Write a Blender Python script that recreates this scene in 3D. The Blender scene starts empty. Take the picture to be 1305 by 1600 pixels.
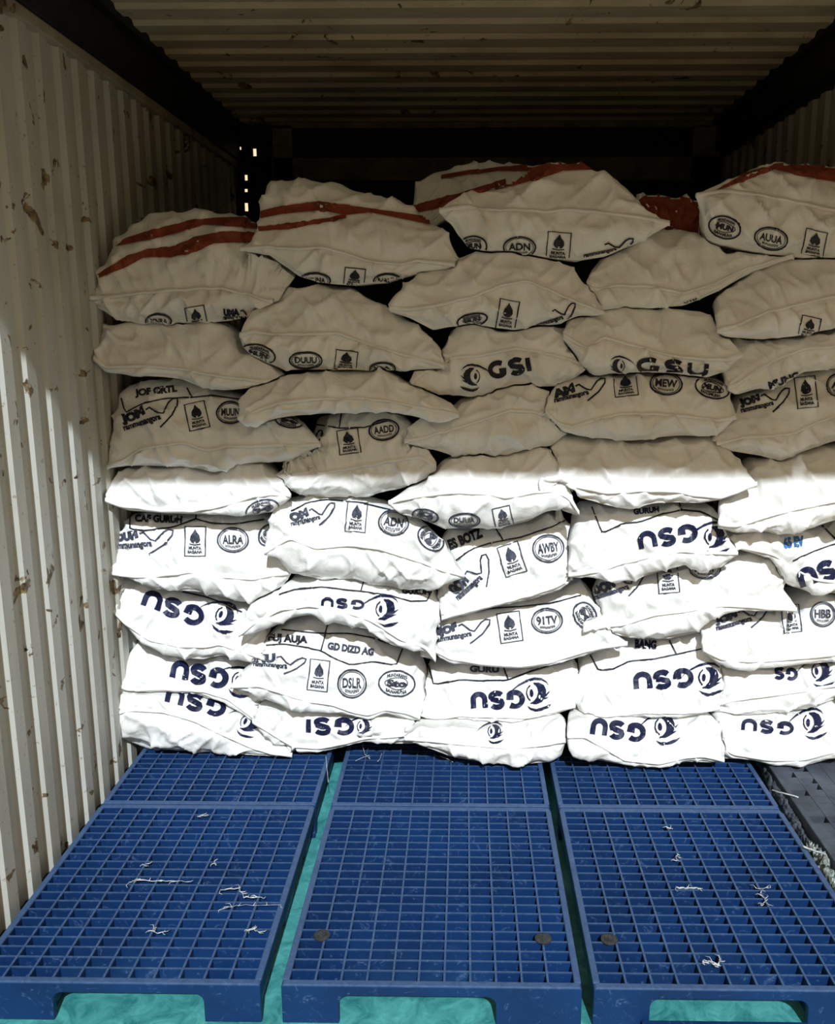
import bpy, bmesh, math, random
import numpy as np
from mathutils import Vector, noise, Matrix
from mathutils.bvhtree import BVHTree

random.seed(7)
sc = bpy.context.scene
COL = sc.collection

# ------------------------------------------------------------ camera, world, sun, exposure
FPX, PX, PY = 1400.0, 703.5, 800.0          # focal length and principal point for a 1305 x 1600 frame
TILT, YAW, EYE = math.radians(11.8), math.radians(0.9), 1.54
cam = bpy.data.cameras.new('camera')
cam_ob = bpy.data.objects.new('camera', cam); COL.objects.link(cam_ob)
cam.sensor_fit = 'VERTICAL'; cam.sensor_height = 24.0
cam.lens = 24.0 * FPX / 1600.0
cam.shift_x = -(PX - 652.5) / 1600.0
cam.clip_start = 0.05; cam.clip_end = 200
cam_ob.location = (0, 0, EYE)
cam_ob.rotation_euler = (math.pi / 2 - TILT, 0, YAW)
sc.camera = cam_ob

world = bpy.data.worlds.new('world'); sc.world = world
world.use_nodes = True
WORLD_STRENGTH = 1.12
wb = world.node_tree.nodes['Background']
wb.inputs[0].default_value = (1.0, 0.775, 0.49, 1)
wb.inputs[1].default_value = WORLD_STRENGTH

SUN_DIR = Vector((-0.15, 1.0, -0.87))       # the way the light travels
sun = bpy.data.lights.new('sun', 'SUN')
sun.energy = 4.8; sun.angle = math.radians(1.0); sun.color = (0.85, 0.94, 1.0)
sun_ob = bpy.data.objects.new('sun', sun); COL.objects.link(sun_ob)
sun_ob.rotation_euler = SUN_DIR.to_track_quat('-Z', 'Y').to_euler()
sun_ob.location = (0, -3, 6)

sc.view_settings.view_transform = 'Standard'
sc.view_settings.look = 'None'
sc.view_settings.exposure = 0.0
sc.view_settings.gamma = 1.0
sc.view_settings.use_curve_mapping = False
sc.cycles.max_bounces = 12
sc.cycles.diffuse_bounces = 6

# ------------------------------------------------------------ measuring helpers
def ray(x, y):
    a = (x - PX) / FPX; b = -(y - PY) / FPX
    ct, st = math.cos(TILT), math.sin(TILT)
    d = (a, ct + b * st, -st + b * ct)
    c, s = math.cos(YAW), math.sin(YAW)
    return Vector((c * d[0] - s * d[1], s * d[0] + c * d[1], d[2]))
EYEV = Vector((0, 0, EYE))
def at_y(x, y, Y):
    d = ray(x, y); return EYEV + d * (Y / d.y)
def at_z(x, y, Z):
    d = ray(x, y); return EYEV + d * ((Z - EYE) / d.z)

# ------------------------------------------------------------ materials
def new_mat(name):
    m = bpy.data.materials.new(name); m.use_nodes = True
    nt = m.node_tree; b = nt.nodes['Principled BSDF']
    return m, nt, b
def node(nt, t, **kw):
    n = nt.nodes.new(t)
    for k, v in kw.items(): setattr(n, k, v)
    return n
def ramp(nt, src, p0, c0, p1, c1):
    r = node(nt, 'ShaderNodeValToRGB')
    r.color_ramp.elements[0].position = p0; r.color_ramp.elements[0].color = c0
    r.color_ramp.elements[1].position = p1; r.color_ramp.elements[1].color = c1
    nt.links.new(src, r.inputs[0]); return r
def tex(nt, scale, detail=4, rough=0.6, vec=None, dist=0.0):
    n = node(nt, 'ShaderNodeTexNoise'); n.inputs['Scale'].default_value = scale
    n.inputs['Detail'].default_value = detail; n.inputs['Roughness'].default_value = rough
    n.inputs['Distortion'].default_value = dist
    if vec is not None: nt.links.new(vec, n.inputs['Vector'])
    return n
def mixc(nt, fac, a, b, mode='MIX'):
    m = node(nt, 'ShaderNodeMix', data_type='RGBA', blend_type=mode)
    if isinstance(fac, (int, float)): m.inputs[0].default_value = fac
    else: nt.links.new(fac, m.inputs[0])
    for i, v in ((6, a), (7, b)):
        if isinstance(v, tuple): m.inputs[i].default_value = v
        else: nt.links.new(v, m.inputs[i])
    return m.outputs[2]

def mat_fabric():
    m, nt, b = new_mat('woven_fabric')
    tc = node(nt, 'ShaderNodeTexCoord')
    st = tex(nt, 7, 5, 0.6, tc.outputs['Object'])
    c = mixc(nt, ramp(nt, st.outputs[0], 0.40, (0, 0, 0, 1), 0.72, (1, 1, 1, 1)).outputs[0],
             (0.84, 0.84, 0.83, 1), (0.73, 0.72, 0.69, 1))
    nt.links.new(c, b.inputs['Base Color'])
    b.inputs['Roughness'].default_value = 0.62
    b.inputs['Specular IOR Level'].default_value = 0.25
    wv = node(nt, 'ShaderNodeTexWave', wave_type='BANDS', bands_direction='X'); wv.inputs['Scale'].default_value = 170
    wz = node(nt, 'ShaderNodeTexWave', wave_type='BANDS', bands_direction='Z'); wz.inputs['Scale'].default_value = 170
    for w in (wv, wz):
        w.inputs['Distortion'].default_value = 1.2
        nt.links.new(tc.outputs['Object'], w.inputs['Vector'])
    ad = node(nt, 'ShaderNodeMath', operation='ADD')
    nt.links.new(wv.outputs['Fac'], ad.inputs[0]); nt.links.new(wz.outputs['Fac'], ad.inputs[1])
    b1 = node(nt, 'ShaderNodeBump'); b1.inputs['Strength'].default_value = 0.25; b1.inputs['Distance'].default_value = 0.0006
    nt.links.new(ad.outputs[0], b1.inputs['Height'])
    cr = tex(nt, 16, 6, 0.55, tc.outputs['Object'], 0.8)
    b2 = node(nt, 'ShaderNodeBump'); b2.inputs['Strength'].default_value = 0.45; b2.inputs['Distance'].default_value = 0.012
    nt.links.new(cr.outputs[0], b2.inputs['Height']); nt.links.new(b1.outputs[0], b2.inputs['Normal'])
    nt.links.new(b2.outputs[0], b.inputs['Normal'])
    return m
def mat_plain(name, col, rough=0.6, var=0.12, scale=20, spec=0.3, bump=0.0, metallic=0.0):
    m, nt, b = new_mat(name)
    tc = node(nt, 'ShaderNodeTexCoord')
    n = tex(nt, scale, 5, 0.6, tc.outputs['Object'])
    dk = tuple(max(0, v * (1 - 2 * var)) for v in col) + (1,); lt = tuple(min(1, v * (1 + 2 * var)) for v in col) + (1,)
    r = ramp(nt, n.outputs[0], 0.3, dk, 0.7, lt)
    nt.links.new(r.outputs[0], b.inputs['Base Color'])
    b.inputs['Roughness'].default_value = rough; b.inputs['Specular IOR Level'].default_value = spec
    b.inputs['Metallic'].default_value = metallic
    if bump:
        bp = node(nt, 'ShaderNodeBump'); bp.inputs['Strength'].default_value = 0.5; bp.inputs['Distance'].default_value = bump
        nt.links.new(n.outputs[0], bp.inputs['Height']); nt.links.new(bp.outputs[0], b.inputs['Normal'])
    return m
def mat_paint(name, col, grime, rust_amt=0.68, stretch=(1, 1, 1)):
    """old cream paint with grime film and brown rust chips"""
    m, nt, b = new_mat(name)
    tc = node(nt, 'ShaderNodeTexCoord')
    mp = node(nt, 'ShaderNodeMapping'); mp.inputs['Scale'].default_value = stretch
    nt.links.new(tc.outputs['Object'], mp.inputs[0])
    g = tex(nt, 3.2, 6, 0.65, mp.outputs[0], 0.4)
    c = mixc(nt, ramp(nt, g.outputs[0], 0.42, (0, 0, 0, 1), 0.75, (1, 1, 1, 1)).outputs[0], col, grime)
    sp = tex(nt, 60, 3, 0.6, tc.outputs['Object'])
    c = mixc(nt, ramp(nt, sp.outputs[0], 0.66, (0, 0, 0, 1), 0.72, (0.7, 0.7, 0.7, 1)).outputs[0], c, (0.16, 0.12, 0.07, 1))
    r1 = tex(nt, 11, 4, 0.55, tc.outputs['Object'], 0.5)
    rm = ramp(nt, r1.outputs[0], rust_amt, (0, 0, 0, 1), rust_amt + 0.015, (1, 1, 1, 1))
    rc = tex(nt, 45, 3, 0.6, tc.outputs['Object'])
    rcol = ramp(nt, rc.outputs[0], 0.35, (0.035, 0.02, 0.012, 1), 0.65, (0.26, 0.19, 0.10, 1))
    c = mixc(nt, rm.outputs[0], c, rcol.outputs[0])
    nt.links.new(c, b.inputs['Base Color'])
    b.inputs['Roughness'].default_value = 0.55; b.inputs['Specular IOR Level'].default_value = 0.3
    bp = node(nt, 'ShaderNodeBump'); bp.inputs['Strength'].default_value = 0.3; bp.inputs['Distance'].default_value = 0.002
    nt.links.new(r1.outputs[0], bp.inputs['Height']); nt.links.new(bp.outputs[0], b.inputs['Normal'])
    return m
def mat_blue():
    m, nt, b = new_mat('blue_plastic')
    tc = node(nt, 'ShaderNodeTexCoord')
    n = tex(nt, 4, 5, 0.6, tc.outputs['Object'])
    c = ramp(nt, n.outputs[0], 0.3, (0.002, 0.016, 0.066, 1), 0.75, (0.0035, 0.032, 0.130, 1)).outputs[0]
    s = tex(nt, 30, 6, 0.75, tc.outputs['Object'], 1.5)       # worn, scuffed plastic
    c = mixc(nt, ramp(nt, s.outputs[0], 0.58, (0, 0, 0, 1), 0.74, (0.5, 0.5, 0.5, 1)).outputs[0], c, (0.16, 0.24, 0.40, 1))
    sx = node(nt, 'ShaderNodeSeparateXYZ'); nt.links.new(tc.outputs['Object'], sx.inputs[0])      # upper edges rubbed pale by loads
    ed = ramp(nt, sx.outputs['Z'], 0.0955, (0, 0, 0, 1), 0.0965, (1, 1, 1, 1))
    wn = ramp(nt, s.outputs[0], 0.3, (0.35, 0.35, 0.35, 1), 0.7, (0.9, 0.9, 0.9, 1))
    mm = node(nt, 'ShaderNodeMath', operation='MULTIPLY'); nt.links.new(ed.outputs[0], mm.inputs[0]); nt.links.new(wn.outputs[0], mm.inputs[1])
    c = mixc(nt, mm.outputs[0], c, (0.058, 0.11, 0.225, 1))
    nt.links.new(c, b.inputs['Base Color'])
    b.inputs['Roughness'].default_value = 0.5; b.inputs['Specular IOR Level'].default_value = 0.35
    return m
def mat_floor():
    m, nt, b = new_mat('teal_floor_paint')
    tc = node(nt, 'ShaderNodeTexCoord')
    n = tex(nt, 14, 7, 0.7, tc.outputs['Object'], 1.0)
    c = ramp(nt, n.outputs[0], 0.35, (0.012, 0.15, 0.16, 1), 0.7, (0.09, 0.40, 0.39, 1)).outputs[0]
    s = tex(nt, 50, 6, 0.8, tc.outputs['Object'])
    c = mixc(nt, ramp(nt, s.outputs[0], 0.60, (0, 0, 0, 1), 0.75, (0.6, 0.6, 0.6, 1)).outputs[0], c, (0.35, 0.55, 0.5, 1))
    nt.links.new(c, b.inputs['Base Color']); b.inputs['Roughness'].default_value = 0.6
    return m
M = dict(
    fabric=mat_fabric(),
    ink=mat_plain('black_ink', (0.012, 0.013, 0.022), 0.5, 0.3, 60),
    navy=mat_plain('navy_ink', (0.006, 0.009, 0.040), 0.5, 0.15, 60),
    grey_ink=mat_plain('thin_dark_ink', (0.045, 0.05, 0.075), 0.6, 0.4, 90),
    cyan=mat_plain('blue_ink', (0.03, 0.14, 0.36), 0.5, 0.15, 60),
    red=mat_plain('red_stripe_ink', (0.21, 0.040, 0.018), 0.55, 0.12, 12),
    wall=mat_paint('wall_paint', (0.47, 0.475, 0.445, 1), (0.33, 0.315, 0.26, 1), 0.635, (1, 1, 0.35)),
    ceil=mat_paint('ceiling_paint', (0.52, 0.48, 0.37, 1), (0.24, 0.19, 0.11, 1), 0.66, (0.4, 1, 1)),
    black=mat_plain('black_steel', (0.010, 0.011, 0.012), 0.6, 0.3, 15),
    dark=mat_plain('dark_steel', (0.055, 0.052, 0.04), 0.6, 0.2, 8),
    frame=mat_plain('dull_olive_steel', (0.22, 0.20, 0.13), 0.6, 0.2, 8),
    rail=mat_paint('rail_paint', (0.36, 0.33, 0.26, 1), (0.20, 0.18, 0.13, 1), 0.66),
    blue=mat_blue(),
    grey=mat_plain('dark_grey_plastic', (0.055, 0.065, 0.085), 0.6, 0.25, 8),
    cap=mat_plain('black_rubber', (0.03, 0.032, 0.035), 0.6, 0.3, 60),
    floor=mat_floor(),
    dock=mat_plain('dock_concrete', (0.30, 0.235, 0.155), 0.85, 0.1, 3),
    scrap=mat_plain('white_plastic_scrap', (0.42, 0.44, 0.46), 0.5, 0.25, 40),
    net=mat_plain('grey_netting', (0.22, 0.25, 0.24), 0.8, 0.6, 45, bump=0.02),
    metal=mat_plain('pale_metal', (0.6, 0.6, 0.58), 0.4, 0.1, 20),
)

# ------------------------------------------------------------ object helpers
def obj(name, verts, faces, mat, parent=None, smooth=False, loc=None):
    me = bpy.data.meshes.new(name)
    L = Vector(loc) if loc is not None else Vector((0, 0, 0))
    me.from_pydata([tuple(Vector(v) - L) for v in verts], [], faces)
    me.materials.append(mat)
    if smooth: me.polygons.foreach_set('use_smooth', [True] * len(me.polygons))
    me.update()
    o = bpy.data.objects.new(name, me); COL.objects.link(o)
    if parent is not None: o.parent = parent
    elif loc is not None: o.location = L
    return o
class MB:
    def __init__(s): s.v = []; s.f = []
    def box(s, x0, x1, y0, y1, z0, z1):
        n = len(s.v)
        s.v += [(x0,y0,z0),(x1,y0,z0),(x1,y1,z0),(x0,y1,z0),(x0,y0,z1),(x1,y0,z1),(x1,y1,z1),(x0,y1,z1)]
        s.f += [tuple(n+i for i in q) for q in ((3,2,1,0),(4,5,6,7),(0,1,5,4),(1,2,6,5),(2,3,7,6),(3,0,4,7))]
        return s
    def prism_y(s, poly, y0, y1):
        """polygon in x,z (counter clockwise seen from -y) pushed along y"""
        n = len(s.v); k = len(poly)
        s.v += [(x, y0, z) for x, z in poly] + [(x, y1, z) for x, z in poly]
        s.f.append(tuple(n + i for i in range(k))); s.f.append(tuple(n + k + i for i in reversed(range(k))))
        for i in range(k):
            j = (i + 1) % k; s.f.append((n + j, n + i, n + k + i, n + k + j))
        return s
    def tube(s, pts, r, seg=6):
        n = len(s.v); pts = [Vector(p) for p in pts]
        for i, p in enumerate(pts):
            d = (pts[min(i+1, len(pts)-1)] - pts[max(i-1, 0)]).normalized()
            u = d.cross(Vector((0, 0, 1)));  u = u.normalized() if u.length > 1e-4 else Vector((1, 0, 0))
            w = d.cross(u)
            rr = r[i] if isinstance(r, (list, tuple)) else r
            for k in range(seg):
                a = 2 * math.pi * k / seg
                s.v.append(tuple(p + u * math.cos(a) * rr + w * math.sin(a) * rr))
        for i in range(len(pts) - 1):
            for k in range(seg):
                k2 = (k + 1) % seg
                s.f.append((n+i*seg+k, n+i*seg+k2, n+(i+1)*seg+k2, n+(i+1)*seg+k))
        s.f.append(tuple(n + k for k in reversed(range(seg)))); s.f.append(tuple(n + (len(pts)-1)*seg + k for k in range(seg)))
        return s
    def make(s, name, mat, parent=None, smooth=False, loc=None):
        return obj(name, s.v, s.f, mat, parent, smooth, loc)
def bevel(o, w, seg=2):
    m = o.modifiers.new('bevel', 'BEVEL'); m.width = w; m.segments = seg; m.limit_method = 'ANGLE'; return o
def struct(o): o['kind'] = 'structure'; return o
def tag(o, label, cat, group=None):
    o['label'] = label; o['category'] = cat
    if group: o['group'] = group
    return o
def empty(name, loc):
    o = bpy.data.objects.new(name, None); o.empty_display_size = 0.1; COL.objects.link(o); o.location = loc; return o
def copy_tree(o, parent=None):
    c = o.copy(); COL.objects.link(c); c.parent = parent
    for ch in list(o.children): copy_tree(ch, c)
    return c

# ------------------------------------------------------------ the container
WL, WR, YF, YB, ZC = -1.155, 1.27, 1.156, 4.75, 2.515
PITCH, FLAT, SLOPE, DEEP = 0.122, 0.049, 0.012, 0.015

def corrugated_x(side, x_in, z0, z1, y0, y1):
    """upright ribs along y; x_in is the plane of the ridges nearest the load"""
    out = -1 if side == 'left' else 1
    prof = []; y = y0
    while y < y1:
        for dy, d in ((0, 0), (FLAT, 0), (FLAT + SLOPE, DEEP), (2 * FLAT + SLOPE, DEEP)):
            prof.append((x_in + out * d, y + dy))
        y += PITCH
    th = 0.004 * out
    v = []; f = []
    n = len(prof)
    zs = [z0 + (z1 - z0) * i / 8 for i in range(9)]
    for off in (0, th):
        for x, yy in prof:
            for z in zs: v.append((x + off, yy, z))
    k = 9
    for i in range(n - 1):
        for j in range(8):
            a = i * k + j; q = (a, a + 1, a + k + 1, a + k)
            f.append(q if out < 0 else q[::-1])
            b_ = n * k; q2 = tuple(b_ + t for t in q); f.append(q2[::-1] if out < 0 else q2)
    return v, f
v, f = corrugated_x('left', WL, 0.0, 2.33, YF, YB)
struct(obj('wall_left', v, f, M['wall']))
v, f = corrugated_x('right', WR, 0.0, 2.37, 2.80, YB)  # front part left out so the sun reaches the right sacks
struct(obj('wall_right', v, f, M['wall']))

# ceiling: ribs running across
prof = []; y = YF
CP = 0.160
while y < YB:
    for dy, d in ((0, 0), (0.068, 0), (0.068 + 0.010, 0.014), (0.068 + 0.010 + 0.068, 0.014)):
        prof.append((y + dy, ZC + d))
    y += CP
v = []; f = []; n = len(prof); NX = 12
for off in (0, 0.004):
    for yy, z in prof:
        for i in range(NX + 1): v.append((WL - 0.04 + (WR - WL + 0.08) * i / NX, yy, z + off))
for i in range(n - 1):
    for j in range(NX):
        a = i * (NX + 1) + j; q = (a, a + NX + 1, a + NX + 2, a + 1)
        f.append(q); b_ = n * (NX + 1); f.append(tuple(b_ + t for t in q)[::-1])
struct(obj('ceiling', v, f, M['ceil']))

struct(MB().box(WL - 0.06, WR + 0.06, YF - 0.06, YB + 0.05, -0.06, 0.0).make('floor', M['floor']))
struct(MB().box(-9, 9, -10, YF - 0.06, -0.30, -0.02).make('ground', M['dock']))

# rails: pale lip on top of each wall, black beam above it
struct(bevel(MB().box(WL - 0.05, WL + 0.016, YF, YB, 2.312, 2.345).make('trim_1', M['rail']), 0.004))
struct(bevel(MB().box(WL - 0.05, WL + 0.028, YF, YB, 2.346, ZC - 0.020).box(WL - 0.05, WL + 0.050, YF, YB, ZC - 0.022, ZC + 0.03).make('trim_2', M['black']), 0.004))
struct(bevel(MB().box(WR - 0.016, WR + 0.05, 2.75, YB, 2.345, 2.375).make('trim_3', M['black']), 0.004))
struct(bevel(MB().box(WR - 0.038, WR + 0.05, 2.75, YB, 2.376, ZC - 0.020).box(WR - 0.060, WR + 0.05, 2.75, YB, ZC - 0.018, ZC + 0.03).make('trim_4', M['black']), 0.004))

# unseen canopy added at the right to keep the roof's shadow edge straight
struct(bevel(MB().box(WR + 0.052, 4.6, YF, YB, ZC + 0.0, ZC + 0.08).make('shade_canopy', M['dark']), 0.004))
struct(MB().box(-16, 16, -9.0, -8.8, -0.02, 4.4).make('wall_sky_block', M['dark']))  # unseen wall added to block low sky and darken the far end
struct(MB().box(2.3, 2.4, YF, YB, -0.02, ZC - 0.002).make('wall_right', M['dark']))  # added out of view to keep sky light off the left wall
struct(MB().box(WL - 0.03, WL + 0.012, YF, YB, 0.0, 0.030).make('gap_shade_strip', M['black']))  # black strip painted as the shade in the gap beside the pallets

# far end: black recess above a dull frame; small gaps at its corners let daylight in
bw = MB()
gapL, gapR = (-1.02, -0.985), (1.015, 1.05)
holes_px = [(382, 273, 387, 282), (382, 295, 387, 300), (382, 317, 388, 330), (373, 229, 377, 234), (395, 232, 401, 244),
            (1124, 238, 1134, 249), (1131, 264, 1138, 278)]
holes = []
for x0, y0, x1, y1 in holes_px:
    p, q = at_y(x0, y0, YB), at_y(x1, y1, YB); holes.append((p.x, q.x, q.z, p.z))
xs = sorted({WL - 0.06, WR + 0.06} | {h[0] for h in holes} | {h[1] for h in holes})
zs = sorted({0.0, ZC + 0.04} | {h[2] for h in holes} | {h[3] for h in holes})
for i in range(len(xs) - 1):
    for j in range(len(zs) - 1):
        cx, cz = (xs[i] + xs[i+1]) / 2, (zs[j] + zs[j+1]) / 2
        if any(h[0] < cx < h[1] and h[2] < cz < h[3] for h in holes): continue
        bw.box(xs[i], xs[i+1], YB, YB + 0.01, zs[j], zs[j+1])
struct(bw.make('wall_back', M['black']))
fr = MB()
for (x0, y0, x1, y1), (dx0, dx1) in (((425, 196, 458, 280), (0, 0.04)), ((1085, 196, 1124, 280), (0, 0)), ((425, 247, 1124, 280), (0, 0)), ((425, 190, 1124, 198), (0, 0))):
    p, q = at_y(x0, y0, YB - 0.05), at_y(x1, y1, YB - 0.05)
    fr.box(p.x, q.x, YB - 0.05, YB - 0.001, q.z, p.z)
struct(fr.make('trim_5', M['frame']))

# ------------------------------------------------------------ pallets
def pallet(name, x0, x1, y0, y1, mat, ncol=11, nrow=21, opening=None, top=0.10, front=True):
    t = empty(name, ((x0 + x1) / 2, (y0 + y1) / 2, 0))
    L = Vector(t.location)
    def fin(mb, nm, m, bev=0.0):
        mb.v = [tuple(Vector(v) - L) for v in mb.v]
        o = mb.make(nm, m, t)
        if bev: bevel(o, bev)
        return o
    rim = 0.016; dz = 0.038
    g = MB()
    xs = [x0 + rim + (x1 - x0 - 2 * rim) * i / ncol for i in range(ncol + 1)]
    ys = [y0 + rim + (y1 - y0 - 2 * rim) * i / nrow for i in range(nrow + 1)]
    for x in xs[1:-1]: g.box(x - 0.0025, x + 0.0025, y0 + rim, y1 - rim, top - dz, top - 0.0015)
    for y in ys[1:-1]: g.box(x0 + rim, x1 - rim, y - 0.0018, y + 0.0018, top - dz, top - 0.0025)
    fin(g, 'deck_grid', mat)
    fin(MB().box(x0, x0 + rim, y0 + rim, y1 - rim, top - dz - 0.004, top), 'side_rim', mat, 0.003)
    fin(MB().box(x1 - rim, x1, y0 + rim, y1 - rim, top - dz - 0.004, top), 'side_rim', mat, 0.003)
    # front and rear skirts with the fork opening cut out
    ox0, ox1 = opening if opening else (x0 + (x1 - x0) * 0.27, x0 + (x1 - x0) * 0.76)
    def arch():
        R = 0.022; zt = top - 0.028
        P = [(x0, 0.0), (ox0, 0.0)]
        for k in range(6): a = math.pi - k * math.pi / 10; P.append((ox0 + R + math.cos(a) * R, zt - R + math.sin(a) * R))
        for k in range(6): a = math.pi / 2 - k * math.pi / 10; P.append((ox1 - R + math.cos(a) * R, zt - R + math.sin(a) * R))
        P += [(ox1, 0.0), (x1, 0.0), (x1, top - 0.006), (x1 - 0.006, top), (x0 + 0.006, top), (x0, top - 0.006)]
        return P
    fin(MB().prism_y(arch(), y0, y0 + rim), 'front_skirt', mat, 0.002)
    fin(MB().prism_y(arch(), y1 - rim, y1), 'rear_skirt', mat, 0.002)
    # feet
    for fx0, fx1 in ((x0 + 0.003, ox0 - 0.004), (ox1 + 0.004, x1 - 0.003)):
        for fy in (y0 + rim + 0.001, (y0 + y1) / 2 - 0.06, y1 - rim - 0.121):
            b = MB(); w = 0.01
            n = len(b.v); fy1 = fy + 0.12; zt = top - dz - 0.0005
            b.v += [(fx0 + w, fy + w*(fy > y0 + 0.1), 0), (fx1 - w, fy + w*(fy > y0 + 0.1), 0), (fx1 - w, fy1 - w, 0), (fx0 + w, fy1 - w, 0),
                    (fx0, fy, zt), (fx1, fy, zt), (fx1, fy1, zt), (fx0, fy1, zt)]
            b.f += [(3,2,1,0),(4,5,6,7),(0,1,5,4),(1,2,6,5),(2,3,7,6),(3,0,4,7)]
            fin(b, 'foot', mat, 0.004)
    # ribbed plate half way down stops you looking through to the floor in places
    return t, fin

PX0 = [(-1.112, -0.452), (-0.405, 0.266), (0.292, 0.966)]
OPEN = []
for a, b in ((85, 320), (530, 775), (1015, 1262)):
    OPEN.append((at_y(a, 1590, 1.735).x, at_y(b, 1590, 1.735).x))
names = [('front left blue plastic grid pallet beside the cream ribbed wall', 'rear left blue plastic grid pallet partly under the sacks by the left wall'),
         ('front middle blue plastic grid pallet with two black caps near its front corners', 'rear middle blue plastic grid pallet with loose threads, partly under the sacks'),
         ('front right blue plastic grid pallet with black cap and white scraps', 'rear right blue plastic grid pallet beside the dark grey pallet, partly under the sacks')]
FRONT = []
for (x0, x1), op, (l1, l2) in zip(PX0, OPEN, names):
    t, fin = pallet('plastic_pallet', x0, x1, 1.735, 2.492, M['blue'], opening=op)
    tag(t, l1, 'pallet', 'blue plastic pallets on the floor'); FRONT.append((t, fin))
    t2, _ = pallet('plastic_pallet', x0, x1, 2.500, 3.262, M['blue'], opening=op)
    tag(t2, l2, 'pallet', 'blue plastic pallets on the floor')
def cap(fin, px, py, r=0.020):
    p = at_z(px, py, 0.101); b = MB(); seg = 20
    for rr, zz in ((r, 0.0985), (r, 0.1015), (r * 0.8, 0.1035), (r * 0.55, 0.1035), (r * 0.45, 0.101)):
        for k in range(seg):
            a = 2 * math.pi * k / seg; b.v.append((p.x + math.cos(a) * rr, p.y + math.sin(a) * rr, zz))
    for i in range(4):
        for k in range(seg):
            k2 = (k + 1) % seg; b.f.append((i*seg+k, i*seg+k2, (i+1)*seg+k2, (i+1)*seg+k))
    b.f.append(tuple(4 * seg + k for k in range(seg)))
    for s in (-1, 1):
        n = len(b.v)
        b.box(p.x - r * 0.5, p.x + r * 0.5, p.y - 0.0018 , p.y + 0.0018, 0.100, 0.1045) if s > 0 else b.box(p.x - 0.0018, p.x + 0.0018, p.y - r * 0.5, p.y + r * 0.5, 0.100, 0.104)
    fin(b, 'rubber_cap', M['cap'])
cap(FRONT[1][1], 503, 1461); cap(FRONT[1][1], 849, 1466)
cap(FRONT[2][1], 952, 1467)
# bottom runner with its own grid seen through the fork opening of the right pallet
t, fin = FRONT[2]
b = MB(); rx0, rx1 = OPEN[2][0] - 0.015, OPEN[2][1] - 0.004
b.box(rx0, rx1, 1.700, 1.706, 0.001, 0.022); b.box(rx0, rx1, 1.724, 1.730, 0.001, 0.022)
for i in range(8):
    x = rx0 + (rx1 - rx0) * i / 7; b.box(x - 0.003, x + 0.003, 1.700, 1.730, 0.001, 0.021)
fin(b, 'bottom_runner', M['blue'])

t, fin = pallet('plastic_pallet', 1.020, 1.265, 1.90, 3.10, M['grey'], ncol=4, nrow=30, opening=(1.09, 1.20))
tag(t, 'dusty dark grey plastic pallet at the right edge beside the blue pallets', 'pallet')
b = MB()
for i in range(4):
    for j in range(29):
        if random.random() < 0.72:
            xa = 1.036 + 0.213 * i / 4; ya = 1.916 + 1.168 * j / 30
            b.box(xa, xa + 0.0533, ya, ya + 0.039, 0.088, 0.097)
fin(b, 'deck_panel', M['grey'])

# crumpled netting and strings lying about
def crumple(name, path, w, h, mat, n=60, m=12, seed=0, zbase=0.03):
    v = []; f = []
    for i in range(n + 1):
        s = i / n; k = s * (len(path) - 1); a = min(int(k), len(path) - 2); t_ = k - a
        c = Vector(path[a]).lerp(Vector(path[a + 1]), t_)
        ww = w * (0.55 + 0.6 * noise.noise(Vector((s * 9, seed, 1)))) * (math.sin(math.pi * min(max(s, .04), .96)) ** 0.3)
        for j in range(m + 1):
            an = math.pi * j / m
            r = 1 + 0.5 * noise.noise(Vector((s * 30, an * 2.5, seed)))+ 0.35 * noise.noise(Vector((s * 80, an * 7, seed + 3)))
            v.append((c.x + math.cos(an) * ww * r * 0.5, c.y + 0.01 * noise.noise(Vector((s * 40, an * 4, 7))), c.z + math.sin(an) * h * r))
    for i in range(n):
        for j in range(m):
            a = i * (m + 1) + j; f.append((a, a + 1, a + m + 2, a + m + 1))
    v.extend([]); n0 = len(v)
    return obj(name, v, f, mat, None, True)
p = [at_z(1262, 1332, .06), at_z(1285, 1350, .06), at_z(1297, 1385, .06), at_z(1310, 1420, .06)]
tag(crumple('crumpled_netting', p, 0.045, 0.035, M['net'], seed=3), 'crumpled pale grey netting in the gap beside the dark grey pallet', 'netting')
p = [at_z(1185, 1195, .05), at_z(1215, 1245, .05), at_z(1240, 1290, .05), at_z(1262, 1330, .05)]
tag(crumple('crumpled_netting', p, 0.05, 0.03, M['grey'], n=90, seed=11), 'dark crumpled netting between the rear right blue pallet and the dark grey pallet', 'netting')
def string(pts, r, label, z=0.104, mat='scrap'):
    P = [at_z(x, y, z) for x, y in pts]
    Q = []
    for i in range(len(P) - 1):
        for k in range(5): Q.append(P[i].lerp(P[i + 1], k / 5) + Vector((random.uniform(-1, 1), random.uniform(-1, 1), random.uniform(0, 1))) * r * 0.6)
    Q.append(P[-1])
    tag(MB().tube(Q, r, 5).make('loose_string', M[mat], None, True), label, 'string', 'loose strings on the pallets')
string([(566, 1160), (570, 1178), (578, 1186)], .0010, 'thin white thread hanging below the bottom sacks onto the rear middle pallet', .108)
string([(556, 1189), (566, 1184), (577, 1180), (578, 1187)], .0009, 'short forked white thread on the rear middle pallet under the sack edge')
string([(597, 1176), (594, 1186), (590, 1190)], .0009, 'tiny curled white thread right of the forked one on the rear middle pallet')
string([(688, 1182), (700, 1186), (708, 1191)], .0009, 'short white thread near the centre of the rear middle pallet')
string([(509, 1180), (511, 1200), (513, 1222)], .0012, 'pale thread hanging over the right edge of the rear left pallet')
string([(1206, 1235), (1222, 1239), (1248, 1246)], .0022, 'straight white string lying on the dark grey pallet', .11)
string([(1254, 1322), (1270, 1329), (1291, 1335)], .0030, 'frayed white strap end above the pale netting at the right', .11)
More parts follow.
